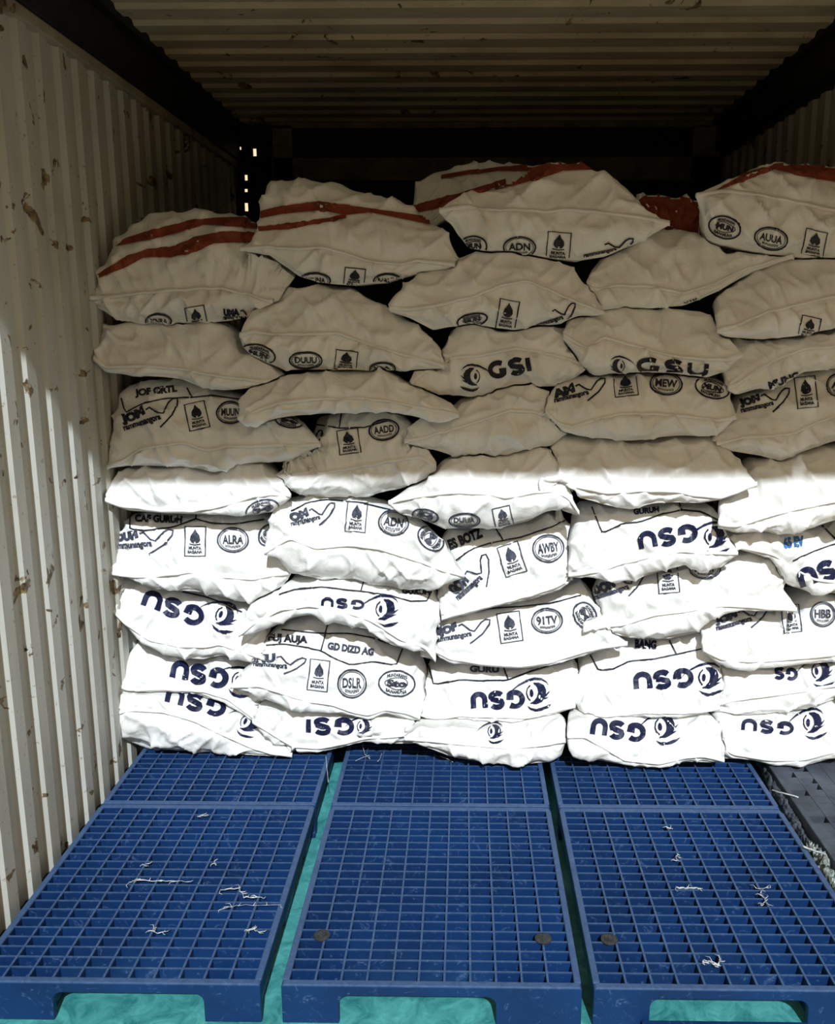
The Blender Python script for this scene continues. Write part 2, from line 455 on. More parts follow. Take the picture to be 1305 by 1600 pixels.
def flecks(pts, label, seed, r=(.0015, .004)):
    """ragged torn film: thin crumpled strands joined in one piece"""
    rnd = random.Random(seed); b = MB()
    P = [at_z(x, y, 0.1015) for x, y in pts]
    Q = []
    for i in range(len(P) - 1):
        for k in range(6): Q.append(P[i].lerp(P[i + 1], k / 6) + Vector((rnd.uniform(-.003, .003), rnd.uniform(-.003, .003), rnd.uniform(0, .002))))
    Q.append(P[-1])
    b.tube(Q, [rnd.uniform(*r) * 0.4 for _ in Q], 5)
    for q in Q[::2]:
        a = rnd.uniform(0, 6.28); l = rnd.uniform(.006, .016)
        b.tube([q, q + Vector((math.cos(a) * l, math.sin(a) * l, .001)), q + Vector((math.cos(a + .4) * l * 1.5, math.sin(a + .4) * l * 1.5, 0))], [.0012, .0010, .0004], 4)
    tag(b.make('plastic_scrap', M['scrap'], None, True), label, 'scrap', 'white torn scraps on the pallets')
flecks([(204, 1380), (212, 1374), (245, 1377), (290, 1378)], 'long torn white scrap strung across the middle of the front left pallet', 1)
flecks([(222, 1352), (232, 1350)], 'tiny white scrap just above the long torn one on the front left pallet', 2)
flecks([(345, 1391), (375, 1389), (380, 1402), (412, 1404)], 'branching white scrap near the right side of the front left pallet', 3)
flecks([(348, 1420), (372, 1415), (440, 1414)], 'thin white scrap reaching the right rim of the front left pallet', 4, (.001, .002))
flecks([(243, 1450), (241, 1457), (255, 1458)], 'short curved white scrap near the front of the left pallet', 5)
flecks([(385, 1455), (395, 1452), (405, 1456)], 'small white scrap near the front right corner of the left pallet', 6)
flecks([(336, 1345), (338, 1352)], 'small white scrap in the upper right of the front left pallet', 7)
flecks([(308, 1276), (326, 1274)], 'small white scrap at the rear edge of the front left pallet', 12)
flecks([(1058, 1387), (1075, 1388), (1095, 1388)], 'flat white torn scrap in the middle of the front right pallet', 8, (.003, .007))
flecks([(1182, 1388), (1204, 1387)], 'short white scrap right of centre on the front right pallet', 9, (.001, .002))
flecks([(1188, 1396), (1196, 1408), (1190, 1415)], 'bent white scrap right of centre on the front right pallet', 10)
flecks([(1098, 1504), (1113, 1504), (1122, 1510), (1126, 1500)], 'grey white knotted scrap near the front of the right pallet', 11, (.003, .006))
flecks([(1058, 1334), (1057, 1345)], 'tiny pale scrap on the rear half of the front right pallet', 13)
flecks([(1045, 1295), (1052, 1295)], 'small white speck near the rear rim of the front right pallet', 14)
# ------------------------------------------------------------ sacks
def arc_resample(pts, n, smooth=2):
    P = np.array(pts, float)
    d = np.r_[0, np.cumsum(np.hypot(*np.diff(P, axis=0).T))]; d /= d[-1]
    s = np.linspace(0, 1, n)
    Q = np.stack([np.interp(s, d, P[:, 0]), np.interp(s, d, P[:, 1])], 1)
    for _ in range(smooth):
        Q[1:-1] = 0.25 * Q[:-2] + 0.5 * Q[1:-1] + 0.25 * Q[2:]
    return Q
NS, NU, NBK, NL = 112, 24, 7, 20
PLACED = []; HEMS = []
def keep_off(q, bb, gap):
    """cloth stays a few millimetres clear of the cloth it touches"""
    p = Vector(q); near, nn, fi, dd = bb.find_nearest(p, 0.06)
    if near is None: return q
    sd = (p - near).dot(nn)
    if dd < gap or (sd < 0 and dd < 0.02): return tuple(near + nn * gap)
    return q
def ridged(x, y, z): return (1 - abs(noise.noise(Vector((x, y, z))))) 

def build_sack(idx, spec):
    YS = 2.80 + spec.get('dy', 0.0)
    depth = spec.get('depth', 0.50)
    S2 = arc_resample(spec['seam'], NS, 2); T2 = arc_resample(spec['top'], NS, 1); B2 = arc_resample(spec['bot'], NS, 1)
    seed = idx * 7.31 + 3.0
    amp = spec.get('amp', 1.0)
    rings = []; hems = []
    xc = 0.5 * (at_y(*S2[0], YS).x + at_y(*S2[-1], YS).x)
    for i in range(NS):
        s = i / (NS - 1)
        yS = YS + 0.010 * noise.noise(Vector((s * 3, seed, 0)))
        S = at_y(*S2[i], yS)
        h = (at_y(*T2[i], yS) - S).length; hb = (at_y(*B2[i], yS) - S).length
        dt = min(spec.get('dt', 0.14), 0.62 * h); db = min(0.06, 0.32 * hb)
        T = at_y(*T2[i], yS + dt); B = at_y(*B2[i], yS + db)
        yb = yS + dt + 0.03 + (depth - dt - 0.03) * (1 - abs(2 * s - 1) ** 3.0)
        zm = 0.5 * (T.z + B.z)
        xm = 0.5 * (T.x + B.x); xm += 0.16 * (xc - xm)
        ring = []
        for k in range(NU):                                 # seam, up and back to the crest
            a = k / (NU - 1); q = math.sin(a * math.pi / 2) ** 0.92
            p = S.lerp(T, q); p.y = yS + dt * a ** 1.25; ring.append(p)
        for k in range(1, NBK + 1):                         # crest to the rear edge
            a = k / NBK
            ring.append(Vector((T.x + (xm - T.x) * a ** 2, T.y + (yb - T.y) * a, T.z + (zm - T.z) * a ** 2.6)))
        for k in range(1, NBK + 1):                         # rear edge, along the underside
            a = 1 - k / NBK
            ring.append(Vector((B.x + (xm - B.x) * a ** 2, B.y + (yb - B.y) * a, B.z + (zm - B.z) * a ** 2.6)))
        for k in range(1, NL):                              # up to the seam, bulging a little
            a = 1 - k / NL; q = math.sin(a * math.pi / 2)
            p = S.lerp(B, 0.5 * a + 0.5 * q); p.y = yS + db * a ** 2.4 - min(0.016, 0.22 * hb) * math.sin(math.pi * min(1, a * 1.15)) ** 1.0 * (a < 0.87)
            ring.append(p)
        rings.append(ring); hems.append((S, h, hb))
    R = len(rings[0])
    V = np.array([[tuple(p) for p in r] for r in rings])    # NS, R, 3
    # smooth along the sack so that the traced ends do not pinch
    for _ in range(1): V[1:-1] = 0.25 * V[:-2] + 0.5 * V[1:-1] + 0.25 * V[2:]
    du = np.zeros_like(V); du[1:-1] = V[2:] - V[:-2]; du[0] = V[1] - V[0]; du[-1] = V[-1] - V[-2]
    dv = np.roll(V, -1, 1) - np.roll(V, 1, 1)
    N = np.cross(du, dv); ln = np.linalg.norm(N, axis=2, keepdims=True); N = N / np.maximum(ln, 1e-9)
    cen = V.mean(axis=(0, 1)); 
    if (N * (V - cen)).sum() < 0: N = -N
    for i in range(NS):
        S, h, hb = hems[i]; s = i / (NS - 1)
        for k in range(R):
            x, y, z = V[i, k]
            th = min(1.0, (h if k < NU + NBK else hb) / 0.05)
            if k < NU: a = k / (NU - 1); fr = 1.0
            elif k >= R - NL + 1: a = (R - k) / NL; fr = 1.0
            else: a = 1.0; fr = 0.3
            hold = min(1.0, 0.15 + a * 5)
            lump = noise.noise(Vector((x * 7, y * 7, z * 9 + seed)))
            lump2 = noise.noise(Vector((x * 17 + seed, y * 17, z * 19)))
            wx = 0.35 * noise.noise(Vector((x * 9, z * 9, seed)))
            pleat = ridged(s * 9 + seed + wx, a * 0.9, 4.0) ** 6
            pleat2 = ridged(s * 21 + seed + wx, a * 1.6, 9.0) ** 5
            d1 = ridged((x + z * 0.9) * 9 + seed, (x - z) * 3 + wx, y * 3) ** 9
            d2 = ridged((x - z * 1.2) * 9 - seed, (x + z) * 3 + wx, y * 3 + 5) ** 9
            d3 = ridged(x * 3 + seed, z * 14 + wx, y * 3 + 2) ** 9
            disp = 0.014 * lump + 0.006 * lump2 + (0.010 * pleat + 0.005 * pleat2) * (1 - 0.9 * a) + (0.019 * d1 + 0.018 * d2) * (1 - 0.6 * a * a) + 0.009 * d3 - 0.010
            V[i, k] += N[i, k] * disp * th * hold * fr * amp
    V[:, :, 2] = np.maximum(V[:, :, 2], 0.1035)
    # cloth gives way where it meets a sack already in place
    lo, hi = V.min((0, 1)), V.max((0, 1)); cc = Vector(V.mean(axis=(0, 1)))
    for blo, bhi, bb in PLACED:
        if (lo > bhi).any() or (hi < blo).any(): continue
        for i in range(NS):
            rc = Vector(V[i].mean(axis=0))
            for k in range(R):
                q = V[i, k]
                if (q < blo).any() or (q > bhi).any(): continue
                p = Vector(q)
                for _ in range(2):
                    near, nn, fi, dd = bb.find_nearest(p)
                    if near is None or (p - near).dot(nn) > 0.0015: break
                    moved = False
                    for tgt in (rc, cc):
                        d = tgt - p; L = d.length
                        if L < 1e-5: continue
                        d /= L; h_ = bb.ray_cast(p, d, L)
                        st = p
                        if h_[0] is not None and h_[1].dot(d) > 0:
                            p = h_[0] + d * 0.004; moved = True; break
                    if not moved:
                        if nn.y > -0.3: p = near + nn * 0.003
                        break
                V[i, k] = tuple(p)
    for blo, bhi, bb in (PLACED + HEMS) * 3:
        m_ = 0.008
        if (lo > bhi + m_).any() or (hi < blo - m_).any(): continue
        ins = ((V > blo - m_) & (V < bhi + m_)).all(axis=2)
        for i, k in np.argwhere(ins): V[i, k] = keep_off(V[i, k], bb, 0.006)
    V[:, :, 2] = np.maximum(V[:, :, 2], 0.1035)
    quads = [(i * R + k, i * R + (k + 1) % R, (i + 1) * R + (k + 1) % R, (i + 1) * R + k) for i in range(NS - 1) for k in range(R)]
    for _ in range(18):                                     # ease back whatever still crosses
        tr = BVHTree.FromPolygons([Vector(q) for q in V.reshape(-1, 3)], quads); hit = set()
        for blo, bhi, bb in PLACED + HEMS:
            if (lo > bhi).any() or (hi < blo).any(): continue
            for fa, _fb in tr.overlap(bb): hit.update(quads[fa])
        if not hit: break
        for q in hit:
            i, k = divmod(q, R); rc = V[i].mean(axis=0); d = rc - V[i, k]; L = np.linalg.norm(d)
            if L < 0.03: d = np.array(cc) - V[i, k]; L = np.linalg.norm(d)
            V[i, k] += d / L * 0.005
    V[:, :, 2] = np.maximum(V[:, :, 2], 0.1035)
    verts = [tuple(p) for p in V.reshape(-1, 3)]
    faces = []
    for i in range(NS - 1):
        for k in range(R):
            k2 = (k + 1) % R
            faces.append((i * R + k, i * R + k2, (i + 1) * R + k2, (i + 1) * R + k))
    zmin = V[:, :, 2].min(); base = Vector((float(cen[0]), float(YS + depth / 2), float(zmin)))
    faces.append(tuple(reversed(range(R)))); faces.append(tuple((NS - 1) * R + k for k in range(R)))
    # face direction: outward
    a_, b_, c_ = [Vector(verts[q]) for q in faces[(NS // 2) * R + NU // 2][:3]]
    if (b_ - a_).cross(c_ - b_).dot(a_ - Vector(cen)) < 0: faces = [f_[::-1] for f_ in faces]
    o = obj('woven_sack', verts, faces, M['fabric'], None, True, base)
    tag(o, spec['label'], 'sack', 'woven sacks stacked on the pallets')
    # stitched hem: a narrow folded lip that runs along the seam
    if spec.get('hem', True):
        hv = []; hf = []; m = 6
        for i in range(NS):
            p = Vector(V[i, 0]); s = i / (NS - 1)
            e = 0.0045 * noise.noise(Vector((s * 14, seed, 2.0)))
            hh = 0.0052 + 0.0022 * noise.noise(Vector((s * 6, seed, 5.0))) + 0.004 * abs(2 * s - 1) ** 6
            ex = 0.011 + e
            for dy, dz in ((0.004, hh * 0.7), (-ex * 0.7, hh + e * 0.6), (-ex, e * 0.8), (-ex * 0.85, -hh * 0.8 + e), (-0.002, -hh * 0.6), (0.006, 0)):
                hv.append((p.x, p.y + dy, p.z + dz))
        for i in range(NS - 1):
            for k in range(m):
                k2 = (k + 1) % m; hf.append((i*m+k, (i+1)*m+k, (i+1)*m+k2, i*m+k2))
        hv = np.array(hv)
        for blo, bhi, bb in PLACED + HEMS:
            if (hv.min(0) > bhi).any() or (hv.max(0) < blo).any(): continue
            for q in range(len(hv)): hv[q] = keep_off(hv[q], bb, 0.004)
        hf.append(tuple(range(m))); hf.append(tuple((NS - 1) * m + k for k in reversed(range(m))))
        HEMS.append((hv.min(0), hv.max(0), BVHTree.FromPolygons([Vector(q) for q in hv], hf)))
        ho = obj('hem', [tuple(Vector(q) - base) for q in hv], hf, M['fabric'], o, True)
    bvh = BVHTree.FromPolygons([Vector(q) for q in verts], faces)
    PLACED.append((V.min((0, 1)), V.max((0, 1)), bvh))
    for pr in spec.get('prints', ()): 
        add_print(o, base, bvh, pr)
    return o

# ------------------------------------------------------------ prints: flat shapes laid onto the sack cloth
_tc = {}
def text_shape(s, bold=0.03):
    key = (s, bold)
    if key not in _tc:
        cu = bpy.data.curves.new('t', 'FONT'); cu.body = s; cu.offset = bold; cu.resolution_u = 3
        ob = bpy.data.objects.new('t', cu); COL.objects.link(ob)
        me = bpy.data.meshes.new_from_object(ob.evaluated_get(bpy.context.evaluated_depsgraph_get()))
        me.calc_loop_triangles()
        v = np.array([tuple(p.co)[:2] for p in me.vertices]); t = [tuple(p.vertices) for p in me.loop_triangles]
        bpy.data.objects.remove(ob); bpy.data.curves.remove(cu); bpy.data.meshes.remove(me)
        v -= v.min(0); w, h = v.max(0); v = v / np.array([w, h]) - 0.5; v[:, 1] *= -1      # unit box, y down
        _tc[key] = (v, t)
    return _tc[key]
class Shape:
    """triangles and polygons in photo-frame units, later laid on the cloth"""
    def __init__(s): s.v = []; s.f = []
    def poly(s, pts): n = len(s.v); s.v += [tuple(p) for p in pts]; s.f.append(tuple(range(n, n + len(pts)))); return s
    def stroke(s, pts, w, closed=False):
        P = [np.array(p, float) for p in pts]; k = len(P); n = len(s.v)
        for i in range(k):
            a = P[(i - 1) % k] if (closed or i > 0) else P[i]; b = P[(i + 1) % k] if (closed or i < k - 1) else P[i]
            d = b - a; d = d / (np.hypot(*d) + 1e-9); nn = np.array([-d[1], d[0]]) * w / 2
            s.v += [tuple(P[i] + nn), tuple(P[i] - nn)]
        for i in range(k if closed else k - 1):
            a, b = n + 2 * i, n + 2 * ((i + 1) % k); s.f.append((a, b, b + 1, a + 1))
        return s
    def text(s, st, cx, cy, w, h, rot=0, bold=0.03, arc=0.0, shear=0.0):
        v, t = text_shape(st, bold); n = len(s.v); c, sn = math.cos(math.radians(rot)), math.sin(math.radians(rot))
        for x, y in v:
            X = x * w + shear * y * h; Y = y * h + arc * (4 * x * x) * h
            s.v.append((cx + X * c - Y * sn, cy + X * sn + Y * c))
        s.f += [tuple(n + q for q in f_) for f_ in t]; return s
    def ell(s, cx, cy, rx, ry, w, rot=0, k=36, wob=0.0):
        c, sn = math.cos(math.radians(rot)), math.sin(math.radians(rot))
        P = []
        for i in range(k):
            a = 2 * math.pi * i / k; r = 1 + wob * math.sin(3 * a + cx); X, Y = rx * math.cos(a) * r, ry * math.sin(a) * r
            P.append((cx + X * c - Y * sn, cy + X * sn + Y * c))
        return s.stroke(P, w, True)
def rotpts(P, cx, cy, sx, sy, rot):
    c, sn = math.cos(math.radians(rot)), math.sin(math.radians(rot))
    return [(cx + x * sx * c - y * sy * sn, cy + x * sx * sn + y * sy * c) for x, y in P]

def crest(S, cx, cy, sz, rot, sx=1.0):
    def R(P): return rotpts(P, cx, cy, sz * sx, sz, rot)
    P = [(-1.32, .02), (-1.1, -.24), (-.8, -.46), (-.4, -.66), (.0, -.76), (.36, -.72), (.60, -.56), (.70, -.40)]
    W = [.02, .06, .10, .13, .14, .12, .08, .02]
    up = [(x, y - w / 2) for (x, y), w in zip(P, W)]; lw = [(x, y + w / 2) for (x, y), w in zip(P, W)]
    for i in range(len(P) - 1): S.poly(R([up[i], up[i + 1], lw[i + 1], lw[i]]))
    out = [(-.08, -.56), (.22, -.56), (.46, -.42), (.56, -.16), (.54, .04), (.46, .24), (.30, .42), (.06, .52), (-.26, .50)]
    inn = [(-.04, -.46), (.06, -.38), (.13, -.24), (.16, -.08), (.14, .08), (.09, .20), (.0, .30), (-.08, .38), (-.24, .44)]
    for i in range(8): S.poly(R([out[i], out[i + 1], inn[i + 1], inn[i]]))
    S.poly(R([(.53, .02), (.78, -.12), (.50, .20)])); S.poly(R([(.44, .22), (.70, .18), (.34, .40)]))
    S.poly(R([(-.17 + .10 * math.cos(a * math.pi / 8), -.04 + .20 * math.sin(a * math.pi / 8)) for a in range(16)]))
    S.stroke(R([(-.22, -.44), (-.38, -.26), (-.43, -.02), (-.36, .20), (-.24, .34)]), 0.07 * sz)
    S.poly(R([(-.42, .60), (-.2, .70), (.08, .76), (.4, .66), (.82, .56), (.62, .74), (.32, .86), (.0, .90), (-.25, .80)]))

def letters(S, st, cx, cy, w, h, rot):
    """broad stroke capitals with rounded corners"""
    def arc(x, y, rx, ry, a0, a1, k=10):
        return [(x + rx * math.cos(math.radians(a0 + (a1 - a0) * i / k)), y + ry * math.sin(math.radians(a0 + (a1 - a0) * i / k))) for i in range(k + 1)]
    G = arc(0, 0, .5, .5, -42, -300, 18) + [(.46, .30), (.47, .04), (.06, .04)]
    G = arc(0, 0, .5, .5, -52, -318, 20) + [(.47, .14), (.08, .14)]
    L = dict(G=[G], S=[arc(0, -.25, .42, .25, -25, -180, 9) + [(-.36, -.10), (0, .0), (.36, .10)] + arc(0, .25, .42, .25, 0, 155, 9)],
             U=[[(-.42, -.5), (-.42, .08)] + arc(0, .08, .42, .42, 180, 0, 12)[1:] + [(.42, -.5)]], I=[[(0, -.5), (0, .5)]])
    wid = dict(G=1.0, S=.86, U=.95, I=.22); gap = .20
    tot = sum(wid[c] for c in st) + gap * (len(st) - 1); k = w / tot; x = -w / 2; sw = h * .275
    for c in st:
        lw = wid[c] * k
        for pl in L[c]:
            P = [(x + lw / 2 + px * (lw * .94 if c != 'I' else 0), py * (h - sw)) for px, py in pl]
            S.stroke(rotpts(P, cx, cy, 1, 1, rot), sw)
        x += lw + gap * k
def make_shape(pr):
    k = pr[0]; S = Shape(); mat = 'grey_ink'; name = 'printed_stamp'
    if k == 'gsu':        # ('gsu', cx, cy, w, h, rot, text, arc, mat)
        _, cx, cy, w, h, rot, st, arc, mat = pr
        letters(S, st, cx, cy, w, h, rot); name = 'printed_letters'
    elif k == 'crest':    # ('crest', cx, cy, size, rot, mat, sx)
        _, cx, cy, sz, rot, mat, sx = pr
        crest(S, cx, cy, sz, rot, sx); name = 'printed_crest'
    elif k == 'oval':     # ('oval', cx, cy, rx, ry, rot, text)
        _, cx, cy, rx, ry, rot, st = pr
        S.ell(cx, cy, rx, ry, 2.5, rot); S.ell(cx, cy, rx * .86, ry * .86, 1.0, rot)
        S.text(st, *rotpts([(0, -.05)], cx, cy, rx, ry, rot)[0], rx * 1.36, ry * .72, rot, 0.03)
        S.text('ammunurana', *rotpts([(0, .56)], cx, cy, rx, ry, rot)[0], rx * 1.0, ry * .2, rot, 0.02, -0.5)
        name = 'oval_stamp'
    elif k == 'round':    # dense round badge
        _, cx, cy, rx, ry, rot, st = pr
        S.ell(cx, cy, rx, ry, 2.7, rot); S.ell(cx, cy, rx * .62, ry * .45, 1.2, rot, 24, .08)
        S.text(st, cx, cy, rx * 1.1, ry * .55, rot, 0.06)
        S.text('MUNDARANG', *rotpts([(0, -.66)], cx, cy, rx, ry, rot)[0], rx * 1.15, ry * .28, rot, 0.05, 0.55)
        S.text('BANAMUNA', *rotpts([(0, .68)], cx, cy, rx, ry, rot)[0], rx * 1.15, ry * .28, rot, 0.05, -0.55)
        name = 'round_stamp'
    elif k == 'rect':     # ('rect', cx, cy, w, h, rot)
        _, cx, cy, w, h, rot = pr
        def R(P): return rotpts(P, cx, cy, w / 2, h / 2, rot)
        S.stroke(R([(-1, -1), (1, -1), (1, 1), (-1, 1)]), 2.2, True)
        S.poly(R([(0, -.85), (.18, -.6), (.42, -.4), (.5, -.1), (.3, .08), (.05, .14), (-.3, .08), (-.5, -.1), (-.42, -.38), (-.2, -.6)][:6] + [(.1, 0), (.2, -.25), (0, -.45), (-.2, -.25), (-.1, 0), (-.05, .14), (-.3, .08), (-.5, -.1), (-.42, -.38), (-.2, -.6)]))
        S.stroke(R([(-.55, .18), (0, .24), (.55, .18)]), 1.6)
        S.text('MUNTA', *R([(0, .46)])[0], w * .62, h * .11, rot, 0.05)
        S.text('BAGANA', *R([(0, .72)])[0], w * .7, h * .10, rot, 0.05)
        name = 'square_stamp'
    elif k == 'arm':      # ('arm', cx, cy, w, h, rot, text)
        _, cx, cy, w, h, rot, st = pr
        def R(P): return rotpts(P, cx, cy, w, h, rot)
        S.stroke(R([(-.05, -.28), (.02, -.34), (.14, -.05), (.22, .02), (.36, -.34), (.44, -.44), (.52, -.40), (.50, -.20), (.36, .16), (.22, .38), (.12, .52)]), 2.6)
        if st: S.text(st, *R([(-.28, -.12)])[0], w * .42, h * .46, rot - 8, 0.09, -0.15)
        S.text('rammunangora', *R([(-.16, .22)])[0], w * .66, h * .26, rot - 4, 0.05)
        name = 'arm_stamp'
    elif k == 'text':     # ('text', cx, cy, w, h, rot, string, mat)
        _, cx, cy, w, h, rot, st, mat = pr
        S.text(st, cx, cy, w, h, rot, 0.06); name = 'printed_letters'
    elif k == 'box':      # ('box', [polylines], width)
        for pl in pr[1]: S.stroke(densify(pl), pr[2])
        mat = 'ink'; name = 'printed_border'
    elif k == 'stripe':   # ('stripe', top polyline, bottom polyline)
        S.poly(list(pr[1]) + list(pr[2])[::-1]); mat = 'red'; name = 'red_stripe'
    if k in ('oval', 'round', 'rect', 'arm') and pr[2] < 740: mat = 'ink'  # stamps above the sun's edge get blacker ink, shade put into the colour
    return S, mat, name
def densify(pl):
    Q = arc_resample(pl, max(8, int(sum(math.dist(pl[i], pl[i+1]) for i in range(len(pl) - 1)) / 8)), 0)
    return [tuple(q) for q in Q]

def add_print(o, base, bvh, pr):
    S, mat, name = make_shape(pr)
    bm = bmesh.new()
    vs = [bm.verts.new((x, y, 0)) for x, y in S.v]
    for f_ in S.f:
        try: bm.faces.new([vs[q] for q in f_])
        except ValueError: pass
    bmesh.ops.triangulate(bm, faces=[f_ for f_ in bm.faces if len(f_.verts) > 4])
    X = [v_[0] for v_ in S.v]; Y = [v_[1] for v_ in S.v]
    st = 3.2 if pr[0] in ('gsu', 'crest') else 4.0
    for ax, lo, hi in ((0, min(X), max(X)), (1, min(Y), max(Y))):
        c = lo + st * 0.5
        while c < hi:
            co = (c, 0, 0) if ax == 0 else (0, c, 0); no = (1, 0, 0) if ax == 0 else (0, 1, 0)
            bmesh.ops.bisect_plane(bm, geom=bm.verts[:] + bm.edges[:] + bm.faces[:], plane_co=co, plane_no=no)
            c += st
    dead = []
    pts = {}
    for v_ in bm.verts:
        d = ray(v_.co.x, v_.co.y).normalized()
        hit, nn, fi, dist = bvh.ray_cast(EYEV, d)
        if hit is None: dead.append(v_); continue
        if nn.dot(d) > 0: nn = -nn
        lift = 0.0022 if name == 'red_stripe' else 0.0
        pts[v_] = hit + nn * (0.0020 + lift) - d * 0.0016 - base
    for v_, p in pts.items(): v_.co = p
    if dead: bmesh.ops.delete(bm, geom=dead, context='VERTS')
    # drop faces that bridge a fold
    bad = [f_ for f_ in bm.faces if max(e.calc_length() for e in f_.edges) > (0.09 if name == 'red_stripe' else 0.035)]
    if bad: bmesh.ops.delete(bm, geom=bad, context='FACES')
    if not bm.faces: bm.free(); return
    me = bpy.data.meshes.new(name); bm.to_mesh(me); bm.free()
    me.materials.append(M[mat])
    p = bpy.data.objects.new(name, me); COL.objects.link(p); p.parent = o
NV, BK, GI = 'navy', 'ink', 'grey_ink'  # letters on shaded sacks use black for navy, shade painted into the ink
